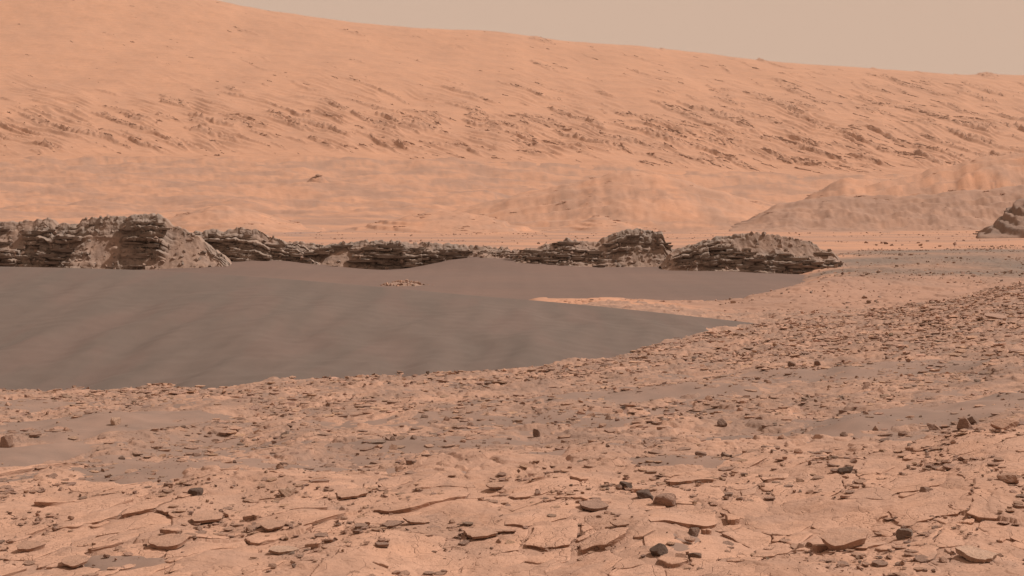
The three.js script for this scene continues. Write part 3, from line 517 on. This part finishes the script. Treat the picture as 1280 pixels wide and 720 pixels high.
// everything else that lies about: made as a list, the largest in the picture become things, the rest one scatter
{
  const r = rng(77), list = [];
  const place = (n, Xa, Xb, Da, Db, fn) => { for (let i = 0; i < n; i++) { const D = Math.sqrt(lerp(Da * Da, Db * Db, r())), X = lerp(Xa, Xb, r()), x = (X - 640) / F * D, z = -D; fn(x, z, D, X); } };
  const pick = (w) => { const t = r(); return t < w[0] ? 'tan' : t < w[1] ? 'dun' : t < w[2] ? 'brown' : t < w[3] ? 'grey' : 'dark'; };
  // slabs and stones of the rubble field
  place(190000, -60, 1340, 11, 62, (x, z, D, X) => {
    const past = D - lipD(clamp(X, 0, 1280)); if (past > 0.4 && X < 960) return; if (X < 960 && past > -3 && D < crestD(X) && duneHeight(x, z) > top(x, z) + 0.01) return;
    const dens = clamp(0.55 + 0.9 * noise(x * 0.5 + 3, z * 0.3) + 0.5 * noise(x * 1.9, z * 1.2 + 9) - 0.45 * sandiness(x, z)) * (past > 1 ? 0.18 : 1); if (r() > dens * lerp(0.85, 1, r())) return;
    if (D < 12.2 && r() > smooth(10.9, 12.4, D)) return;
    const isSlab = r() < 0.66, size = (0.018 + 0.15 * Math.pow(r(), 5.5)) * lerp(0.8, 1.35, smooth(14, 40, D)) * (isSlab ? 1.25 : 0.8);
    list.push([isSlab ? 'slab' : 'stone', x, z, D, size, isSlab ? pick([0.42, 0.93, 0.995, 1]) : pick([0.34, 0.84, 0.975, 0.995])]);
  });
  // chips on and between the plates
  place(22000, -60, 1340, 7.8, 12.2, (x, z, D) => { const n = noise(x * 1.3 + 60, z * 0.9 + 2), s = sandiness(x, z); if (r() > clamp(0.28 + 1.1 * n + 0.5 * s)) return; const isSlab = r() < 0.5; list.push([isSlab ? 'slab' : 'stone', x, z, D, (0.006 + 0.06 * Math.pow(r(), 6)) * (isSlab ? 1.5 : 0.9), isSlab ? pick([0.76, 0.98, 1, 1]) : pick([0.56, 0.93, 0.985, 1])]); });
  // farther right: gravel on the rise
  place(9000, 900, 1340, 60, 190, (x, z, D, X) => { if (r() > clamp(1.6 * noise(x / 7, z / 16) + 0.7 * noise(x / 2, z / 4) + 0.05)) return; if (D > 85 && X < 1020) return; list.push(['stone', x, z, D, 0.09 + 0.30 * Math.pow(r(), 5), r() < 0.5 ? 'grey' : r() < 0.5 ? 'brown' : 'dun']); });
  place(9000, 690, 1340, 46, 125, (x, z, D, X) => { if (r() > clamp(0.1 + 1.3 * noise(x / 4 + 8, z / 6) + 0.6 * noise(x, z / 2))) return; if (land(x, z) < basinHeight(x, z) + 0.02 || (X < 1000 && D < crestD(X) + 0.5)) return; list.push([r() < 0.6 ? 'slab' : 'stone', x, z, D, 0.07 + 0.2 * Math.pow(r(), 4), r() < 0.6 ? 'tan' : r() < 0.75 ? 'dun' : 'brown']); });
  place(5000, -40, 1340, 190, 640, (x, z, D, X) => { if (r() > clamp(1.5 * noise(x / 14 + 5, z / 60) + 0.8 * noise(x / 4, z / 18))) return; list.push(['stone', x, z, D, 0.2 + 0.9 * Math.pow(r(), 4), r() < 0.5 ? 'brown' : 'dun']); });
  list.forEach(e => e.push(e[4] / e[3] * (e[0] === 'slab' ? 0.9 : 1) * (picX(e[1], e[2]) > 0 && picX(e[1], e[2]) < 1280 ? 1 : 0.01)));
  list.sort((a, b) => b[6] - a[6]);
  const counts = {}, rest = {}, M = new THREE.Matrix4(), Q = new THREE.Quaternion(), E = new THREE.Euler();
  const X960 = (x, z) => { const X = picX(x, z); return X < 960 && -z > lipD(clamp(X, 0, 1280)) - 2 && -z < crestD(X); };
  const words = { tan: 'tan', dun: 'dull tan', brown: 'brown', grey: 'grey', dark: 'dark brown' };
  for (const [kind, x, z, D, size, tone] of list) {
    const slab = kind === 'slab', v = Math.floor(r() * (slab ? SLABS : STONES).length), sy = slab ? lerp(0.7, 1.5, r()) : lerp(0.7, 1.15, r()), s = [size, size * sy * (slab ? 0.85 : 1), size * lerp(0.8, 1.25, r())];
    E.set((slab ? 0.22 : 0.35) * (r() - 0.4), r() * 6.28, (slab ? 0.22 : 0.35) * (r() - 0.5)); Q.setFromEuler(E);
    const y = (D > 62 ? land(x, z) + valleyRelief(x, z) : X960(x, z) ? Math.max(top(x, z), duneHeight(x, z)) : top(x, z)) + (slab ? 0.03 : 0.12) * size * sy + (D < 11.6 ? 0.008 : 0);
    const j = 0.82 + 0.32 * r(), c = PAL[tone].map((p, i) => p * j * (1 + 0.05 * (r() - 0.5) * i)), key = kind + (D < 11.7 ? 'near' : 'far');
    counts[kind] = (counts[kind] ?? 0) + 1;
    if (counts[kind] <= 240 && D < 62) {
      const m = put(new THREE.Mesh((slab ? SLABS : STONES)[v], rockMat(PAL[tone].map(p => p * (j > 1 ? 1.08 : j > 0.9 ? 0.97 : 0.86)))), slab ? 'rock_slab' : 'stone');
      m.position.set(x, y, z); m.quaternion.copy(Q); m.scale.set(...s);
      const where = sandiness(x, z) > 0.45 ? 'lying in a brown-grey sand hollow' : D < 11.7 ? 'loose on the cracked pale bedrock' : D < 19 ? 'in the rubble just beyond the bedrock' : 'in the far rubble before the dune';
      const what = slab ? `small flat ${words[tone]} rock slab` : `small angular ${words[tone]} stone`;
      tag(m, `${what} ${where}`, slab ? 'rock slab' : 'stone', `${words[tone]} ${slab ? 'slabs' : 'stones'} ${where}`);
    } else { const k = kind + v % 6; (rest[k] ??= []).push([x, y, z, Q.clone(), s, c]); }
  }
  const scatter = new THREE.Group(); put(scatter, 'rubble_scatter'); tag(scatter, 'countless small tan and brown rock chips strewn over the rubble field', 'rubble'); scatter.userData.kind = 'stuff';
  for (const [k, a] of Object.entries(rest)) {
    const slab = k.startsWith('slab'), im = new THREE.InstancedMesh((slab ? SLABS : SMALL)[+k.slice(-1)], matRock, a.length);
    a.forEach(([x, y, z, q, s, c], i) => { M.compose(new THREE.Vector3(x, y, z), q, new THREE.Vector3(...s)); im.setMatrixAt(i, M); im.setColorAt(i, new THREE.Color().setRGB(...c)); });
    im.userData.kind = 'stuff'; put(im, 'rubble', scatter);
  }
  console.log('loose', list.length, JSON.stringify(counts));
}

// ---------------------------------------------------------------- outcrops along the far edge of the sand
function outcrop(spec) {
  const { D0, crest, foot, run, layers, dip, seed, bare, label, back = 7 } = spec, D = D0 * DS, r = rng(seed);
  const cx = crest.map(p => p[0]), cy = crest.map(p => p[1]), fx = foot.map(p => p[0]), fy = foot.map(p => p[1]);
  const xa = cx[0], xb = cx[cx.length - 1], nc = Math.round((xb - xa) * 1.15), nv = layers * 6 + 1, px = D / F;
  const og = put(new THREE.Group(), 'rock_outcrop'); const ox = ((xa + xb) / 2 - 640) * px, oy = EYE + (HZ - (fy[0] + fy[fy.length - 1]) / 2) * px; og.position.set(ox, oy, -D);
  const topY = X => EYE + (HZ - spline(cx, cy, X) - 3.0 * noise(X * 0.055 + seed, 3) - 1.6 * noise(X * 0.16 + seed, 8)) * px, jag = (X, v) => (2.4 * (hash(Math.floor(X * 0.085 + 0.5 * noise(X * 0.05, seed)), Math.floor(v * layers), seed) - 0.5) + 2.0 * (hash(Math.floor(X * 0.24), Math.floor(v * layers), seed + 9) - 0.5)) * px, footY = X => EYE + (HZ - spline(fx, fy, X) - 3.5) * px;
  const rockiness = (X, v) => { let k = 0.55 + 1.0 * noise(X * 0.018 + seed * 1.7, v * 1.6 + seed) + 0.45 * noise(X * 0.06 + seed, v * 4); for (const [bx, bv, rx, rv, s] of bare) { const q = ((X - bx) / rx) ** 2 + ((v - bv) / rv) ** 2; k += s * Math.exp(-q); } return clamp(k); };
  const bed = (X, v) => {                                           // how far the beds stand out of the slope
    const lay = v * layers + dip * (X - xa) / 100 + 0.5 * noise(X * 0.012 + seed, 1.5) + 0.18 * noise(X * 0.05, seed), li = Math.floor(lay), lf = lay - li;
    const jx = X * 0.05 + 13 * hash(li, seed, 2), ji = Math.floor(jx + 0.35 * noise(X * 0.12, li)), hard = hash(li, seed, 1), block = hash(ji, li, seed);
    const big = hash(Math.floor(X * 0.022 + 0.6 * noise(X * 0.04, seed) + 0.5 * Math.floor(li / 3)), Math.floor(li / 3), seed + 3);
    const lip = smooth(0.0, 0.22, lf) * (1 - 0.5 * smooth(0.88, 1.0, lf)) * (0.35 + 0.65 * lf);
    return { out: lip * (0.05 + 0.55 * hard * hard + 0.75 * block * block) + 0.6 * big * big - 0.05, hard, block, lf };
  };
  const width = 2.4;
  const surf = (X, v) => {
    const fY = footY(X), tY = topY(X), end = Math.min(1, (X - xa) / 14, (xb - X) / 14), k = rockiness(X, v), b = bed(X, v);
    const s = run * Math.pow(1 - v, lerp(1.15, 0.8, k)) + k * (b.out * 1.1 - 0.4) * Math.sqrt(Math.max(0, end)) * (0.35 + 0.65 * Math.sin(Math.PI * clamp(v * 0.9 + 0.08)));
    const rough = (0.06 * noise(X * 0.4, v * layers * 2) + 0.22 * noise(X * 0.1 + 4, v * 5 + seed)) * (0.12 + 0.88 * k);
    return [(X - 640) * px, lerp(fY, tY, v) + jag(X, v) * smooth(0.8, 1, v) + 0.05 * noise(X * 0.2, v * 12), -(D - s - rough), k, b];
  };
  const pos = [], uv = [], col = [], idx = [], ROCK = [0.225, 0.178, 0.151], ROCK2 = [0.30, 0.227, 0.186], DUST = [0.33, 0.226, 0.176];
  for (let j = 0; j < nv; j++) for (let i = 0; i < nc; i++) {
    const X = lerp(xa, xb, i / (nc - 1)), v = j / (nv - 1), [x, y, z, k, b] = surf(X, v);
    pos.push(x - ox, y - oy, z + D); uv.push(x / 5, (y - z * 0.6) / 5); const t = clamp(k * 1.25 - 0.1);
    col.push(...mix3(mix3(DUST, [0.28, 0.195, 0.155], clamp(0.5 + noise(X * 0.05, v * 6))), mix3(ROCK, ROCK2, clamp(0.7 * b.hard + 0.35 * noise(X * 0.2, v * 14) + 0.15)), t));
  }
  const nb = 10;                                                    // the back, sinking into the land
  for (let j = 1; j <= nb; j++) for (let i = 0; i < nc; i++) { const X = lerp(xa, xb, i / (nc - 1)), [x, y, z] = surf(X, 1), t = j / nb; pos.push(x - ox, lerp(y, footY(X) - 0.8, t * t) - oy + 0.08 * noise(X * 0.2, t * 6 + seed), z - t * back + D); uv.push(x / 5, (y - (z - t * back) * 0.6) / 5); col.push(...mix3(DUST, ROCK2, clamp(0.5 + noise(X * 0.08, t * 3 + 9)))); }
  for (let j = 0; j < nv + nb - 1; j++) for (let i = 0; i < nc - 1; i++) { const a = j * nc + i; idx.push(a, a + 1, a + nc, a + 1, a + nc + 1, a + nc); }
  put(new THREE.Mesh(geo(pos, uv, col, idx), matCliff), 'cliff_face', og);
  // ledges that jut out of the beds
  const nl = Math.round(spec.ledges * 1.7);
  for (let i = 0, tries = 0; i < nl && tries < 4000; tries++) {
    const X = lerp(xa + 8, xb - 8, r()), v = 0.1 + 0.78 * r(), [x, y, z, k] = surf(X, v); if (r() > k * k * 1.2) continue;
    const w = (7 + 34 * Math.pow(r(), 2.2)) * px, dep = (0.7 + 0.6 * r()) * Math.min(w, 1.5), th = (1.3 + 2.6 * r() * r()) * px, rr = rng(seed * 100 + i);
    const o = ragged(rr, 14, w / 2, dep / 2), q = rr() * 20, gtone = mix3(mix3(ROCK, [0.19, 0.145, 0.122], r()), ROCK2, 0.8 * r());
    const g = plateGeo(o, (a, b) => th * 0.5 + 0.05 * noise(a * 2 + q, b * 2) + 0.06 * b, () => -th * 0.6, () => gtone, 5, 0.12, [1, 0.85, 0.5]);
    const m = put(new THREE.Mesh(g, matCliff), 'ledge', og); m.position.set(x - ox, y - oy, z + D - 0.08 * dep); m.rotation.set(0.08 * (r() - 0.5), 0.5 * (r() - 0.5), -0.025 * dip + 0.08 * (r() - 0.5)); i++;
  }
  // fallen pieces at the foot and on the dusty slopes
  const M = new THREE.Matrix4(), Q = new THREE.Quaternion(), E = new THREE.Euler(), C = new THREE.Color();
  for (const vi of [0, 1]) {
    const n = Math.round(spec.talus / 2.6), im = new THREE.InstancedMesh(SMALL[(vi + seed) % 6], matRock, n);
    for (let i = 0; i < n; i++) { const X = lerp(xa + 4, xb - 4, r()), v = r() < 0.06 ? 0.92 + 0.08 * r() : 0.9 * Math.pow(r(), 1.3), [x, y, z] = surf(X, v), s = (1.8 + 7 * Math.pow(r(), 2.5)) * px; E.set(r() * 6, r() * 6, r() * 6); Q.setFromEuler(E); M.compose(new THREE.Vector3(x - ox, y - oy + s * 0.1, z + D), Q, new THREE.Vector3(s, s * 0.9, s)); im.setMatrixAt(i, M); im.setColorAt(i, C.setRGB(...mix3([0.34, 0.232, 0.182], ROCK, r()))); }
    im.userData.kind = 'stuff'; put(im, 'talus', og);
  }
  tag(og, label, 'outcrop', 'layered outcrops along the sand'); return og;
}
outcrop({ D0: 158, seed: 3, dip: 0.35, layers: 11, run: 3.0, ledges: 80, talus: 900, bare: [[30, 0.35, 60, 0.5, 0.5], [190, 0.75, 30, 0.3, 0.6], [150, 0.2, 60, 0.3, -0.3], [250, 0.3, 45, 0.5, -0.9]],
  crest: [[-60, 296], [-20, 280], [0, 277], [30, 277], [58, 273], [74, 280], [95, 279], [106, 273], [135, 271], [165, 270], [190, 267], [206, 271], [216, 282], [234, 289], [250, 298], [275, 318], [296, 336], [312, 350]], foot: [[-60, 336], [0, 334], [140, 338], [240, 345], [312, 352]], label: 'tallest layered grey outcrop ending in a rubble slope beside the sand ramp' });
outcrop({ D0: 165, seed: 5, dip: 0.9, layers: 9, run: 2.4, ledges: 52, talus: 300, bare: [[300, 0.8, 40, 0.4, 0.7], [370, 0.45, 40, 0.5, 0.8]],
  crest: [[205, 310], [240, 292], [270, 288], [296, 285], [332, 292], [345, 299], [378, 308], [396, 317], [408, 328], [418, 336]], foot: [[205, 330], [270, 333], [310, 335], [345, 337], [418, 341]], label: 'low outcrop of thin beds stepping down beside the brown sand ramp' });
outcrop({ D0: 166, seed: 8, dip: 0.1, layers: 8, run: 2.2, ledges: 56, talus: 420, bare: [[530, 0.4, 30, 0.6, 0.7], [460, 0.6, 40, 0.3, 0.3], [420, 0.4, 25, 0.5, -0.5]],
  crest: [[372, 334], [392, 318], [416, 306], [450, 301], [480, 300], [510, 303], [545, 303], [575, 306], [594, 308], [612, 310], [634, 311], [656, 313], [668, 326]], foot: [[378, 336], [420, 332], [480, 334], [540, 339], [588, 334], [606, 318], [668, 328]], label: 'long low outcrop with shadowed notch between the two sand ramps' });
outcrop({ D0: 164, seed: 12, dip: 0.2, layers: 9, run: 3.2, ledges: 60, talus: 620, bare: [[790, 0.85, 32, 0.3, 0.9], [715, 0.8, 18, 0.3, 0.6], [690, 0.35, 25, 0.4, 0.4], [840, 0.3, 30, 0.6, -0.7], [760, 0.3, 30, 0.4, -0.3]],
  crest: [[640, 322], [652, 312], [676, 309], [700, 301], [716, 298], [728, 302], [744, 304], [762, 296], [772, 289], [790, 286], [806, 287], [826, 291], [832, 303], [850, 314], [872, 330], [890, 342]], foot: [[640, 326], [680, 329], [720, 335], [800, 341], [890, 345]], label: 'knobbly outcrop crowned by a dark layered cap above rubble slope' });
outcrop({ D0: 158, seed: 15, dip: -0.3, layers: 8, run: 2.8, ledges: 54, talus: 420, bare: [[870, 0.62, 38, 0.25, 0.8], [960, 0.3, 60, 0.3, 0.6], [980, 0.75, 50, 0.25, -0.6]],
  crest: [[826, 334], [840, 315], [862, 308], [884, 299], [920, 294], [952, 292], [985, 296], [1012, 304], [1036, 314], [1052, 326], [1064, 336]], foot: [[826, 340], [880, 341], [950, 343], [1010, 343], [1064, 342]], label: 'rounded outcrop with a long dark overhang at the right end of the sand' });
outcrop({ D0: 176, seed: 22, dip: 0.3, layers: 5, run: 1.8, ledges: 34, talus: 260, bare: [[420, 0.5, 60, 0.6, 0.3]],
  crest: [[300, 322], [330, 306], [372, 303], [410, 307], [440, 304], [480, 306], [540, 309], [600, 311], [622, 322]], foot: [[300, 326], [380, 331], [460, 334], [622, 330]], label: 'low broken ledge seen behind the thin-bedded outcrops and the sand ramp' });
outcrop({ D0: 170, seed: 27, dip: -0.2, layers: 5, run: 2.2, ledges: 30, talus: 300, bare: [[850, 0.5, 50, 0.6, 0.2]],
  crest: [[800, 330], [822, 312], [846, 311], [868, 306], [900, 309], [925, 330]], foot: [[800, 338], [860, 341], [925, 342]], label: 'rubbly ledge filling the gap between the capped and the rounded outcrop' });
{ // the heap of pale rubble on the sand
  const r = rng(55), D = 128 * DS, px = D / F, g = put(new THREE.Group(), 'rubble_heap'); const [x0, , z0] = at(503, 356, D); const y0 = basinHeight(x0, z0); g.position.set(x0, y0 - 0.1, z0);
  const mound = sheetLocal(3.2, 1.6, 30, 16, (a, b) => 0.42 * Math.exp(-(a * a / 2.2 + b * b / 0.6)) - 0.06 + 0.04 * noise(a * 3, b * 3));
  put(new THREE.Mesh(colored(mound, () => [0.30, 0.2, 0.155]), matCliff), 'mound', g);
  for (let i = 0; i < 90; i++) { const a = (r() + r() + r() - 1.5) * 1.8, b = (r() + r() - 1) * 1.1, s = 0.12 + 0.26 * r() * r(), m = put(new THREE.Mesh(STONES[i % 10], rockMat(PAL[r() < 0.6 ? 'dun' : r() < 0.5 ? 'tan' : 'grey'])), 'stone', g); m.position.set(a, 0.42 * Math.exp(-(a * a / 2.2 + b * b / 0.6)) - 0.03, b); m.scale.setScalar(s); m.rotation.set(r() * 6, r() * 6, r() * 6); }
  tag(g, 'low heap of pale rubble on the brown sand below the outcrops', 'rubble heap');
}
function sheetLocal(hw, hd, n, m, f) { const pos = [], uv = [], idx = []; for (let j = 0; j <= m; j++) for (let i = 0; i <= n; i++) { const a = lerp(-hw, hw, i / n), b = lerp(hd, -hd, j / m); pos.push(a, f(a, b), b); uv.push(a / 5, b / 5); } for (let j = 0; j < m; j++) for (let i = 0; i < n; i++) { const a = j * (n + 1) + i; idx.push(a, a + 1, a + n + 1, a + 1, a + n + 2, a + n + 1); } return geo(pos, uv, null, idx); }
console.log('outcrops ready');

{ // a layered knob on the slope behind the valley
  const r = rng(303), D = 2420 * DS, px = D / F, x0 = (397 - 640) * px, z0 = -D, y0 = land(x0, z0) + valleyRelief(x0, z0), g = put(new THREE.Group(), 'layered_knob'); g.position.set(x0, y0 - 6, z0);
  const body = sheetLocal(34 * px, 40, 40, 40, (a, b) => { const q = (a / (17 * px)) ** 2 + (b / 22) ** 2; return 19 * px * Math.exp(-q * 1.1) - 3 + 1.6 * noise(a / 6, b / 6); });
  put(new THREE.Mesh(colored(body, (a, y, b) => mix3(FARTAN2, [0.30, 0.18, 0.13], clamp(0.5 + noise(a / 9, b / 9)))), matFar), 'slope', g);
  for (let i = 0; i < 9; i++) { const t = i / 8, y = lerp(2, 15, t) * px, w = lerp(17, 8, t) * px * lerp(0.5, 1, r()), m = put(new THREE.Mesh(SLABS[i % 10], rockMat(i % 3 ? [0.37, 0.208, 0.142] : FARTAN2)), 'ledge', g); m.position.set((r() - 0.5) * lerp(16, 5, t) * px, y, lerp(16, 3, t)); m.scale.set(w * 1.2, w * 0.45, 14); m.rotation.set(0.1, 0.5 * (r() - 0.5), -0.06 + 0.1 * (r() - 0.5)); }
  tag(g, 'isolated small layered knob on the pale slope behind the valley', 'outcrop');
}

// ---------------------------------------------------------------- small outcrops on the mountain
function cragGeo(seed) {                                            // a jagged row of knobs, about 1 long
  const r = rng(seed), parts = [], n = 5 + Math.floor(r() * 4); for (let i = 0; i < n; i++) { const s = 0.16 + 0.22 * r(), g = stoneGeo(seed * 31 + i, 12, 1.2); g.scale(s * 1.2, s * (0.9 + r()), s); g.rotateY(r() * 6); g.translate((i / (n - 1) - 0.5) * 0.85, s * 0.12, 0.12 * (r() - 0.5)); parts.push(white(g)); } return mergeGeometries(parts);
}
{
  const r = rng(101), CR = range(0, 7, 8).map(i => cragGeo(40 + i)), list = [];
  for (let k = 0; k < 40000 && list.length < 3000; k++) {
    const D = lerp(2350, 5250, Math.pow(r(), 1.15)), X = lerp(-40, 1320, r()), x = (X - 640) / F * D, z = -D, l = ledges(x, z); if (r() > 0.008 + 0.5 * l.k + 0.3 * l.k2) continue;
    list.push([x, z, D, (6 + 15 * Math.pow(r(), 3.0))]);
  }
  list.sort((a, b) => b[3] / b[2] - a[3] / a[2]);
  const rest = [], M = new THREE.Matrix4(), B = new THREE.Matrix4(), ma = rockMat([0.33, 0.188, 0.131]), mb = rockMat([0.38, 0.212, 0.143]), tall = (x, z) => land(x, z) + mountainRelief(x, z);
  const UPV = new THREE.Vector3(0, 1, 0); let made = 0;
  list.forEach(([x, z, D, s], i) => {
    const gx = (lift(x + 4, z) - lift(x - 4, z)) / 8, gz = (lift(x, z + 8) - lift(x, z - 8)) / 16, dz = clamp(-(gx + DIP * 3500 / D) / (gz + DIP * 3500 * x / D / D), -4, 6) * lerp(0.6, 1.2, r()), turn = Math.atan2(-dz, 1);
    const L = s * lerp(0.5, 1.1, r()) * Math.hypot(1, dz), h = s * lerp(0.4, 0.7, r()), ax = new THREE.Vector3(Math.cos(turn), 0, -Math.sin(turn)), e = L * 0.4;
    const ya = tall(x - ax.x * e, z - ax.z * e), yb = tall(x + ax.x * e, z + ax.z * e); ax.y = (yb - ya) / (2 * e); const az = new THREE.Vector3().crossVectors(ax, UPV).normalize(), ay = new THREE.Vector3().crossVectors(az, ax).normalize(); ax.normalize();
    B.makeBasis(ax, ay, az); B.scale(new THREE.Vector3(L, h, s * 0.5)); B.setPosition(x, Math.min((ya + yb) / 2, tall(x, z)) + 0.02 * h, z);
    const X = picX(x, z);
    if (made < 290 && X > -5 && X < 1285) {
      made++; const m = put(new THREE.Mesh(CR[i % 8], i % 2 ? ma : mb), 'hillside_outcrop'); B.decompose(m.position, m.quaternion, m.scale);
      const look = L > 40 ? 'long ragged ledge' : L > 22 ? 'short jagged ledge' : 'small dark knob', where = D > 4300 ? 'high on the slope below the skyline' : D > 3200 ? 'halfway up the pale mountain slope' : 'low on the mountain slope above the foothills';
      tag(m, `${look} of ${i % 2 ? 'brown' : 'paler brown'} rock ${where}`, 'outcrop', `${look}s ${where}`);
    } else rest.push(B.clone());
  });
  for (const [h, spots, D] of HILLS) { const im = new THREE.InstancedMesh(CR[Math.round(D) % 8], D < 400 ? rockMat([0.22, 0.148, 0.114]) : mb, spots.length), Q = new THREE.Quaternion(); spots.forEach(([x, y, z, a, b, c], i) => { const s = D / F * (2.5 + 9 * a * a * a); Q.setFromAxisAngle(UPV, 0.8 * (b - 0.5)); M.compose(new THREE.Vector3(x, y, z), Q, new THREE.Vector3(s * 1.3, s * (0.3 + 0.4 * c), s)); im.setMatrixAt(i, M); }); im.userData.kind = 'stuff'; put(im, 'scree', h); }
  const g = new THREE.Group(); put(g, 'hillside_rocks'); g.userData.kind = 'stuff'; tag(g, 'many tiny dark rocks dotted over the mountain slope', 'rocks');
  for (let v = 0; v < 4; v++) { const a = rest.filter((_, i) => i % 4 === v), im = new THREE.InstancedMesh(CR[v], ma, a.length); a.forEach((b, i) => im.setMatrixAt(i, b)); im.userData.kind = 'stuff'; put(im, 'rocks', g); }
}
console.log('mountain rocks ready');
renderer.render(scene, camera);
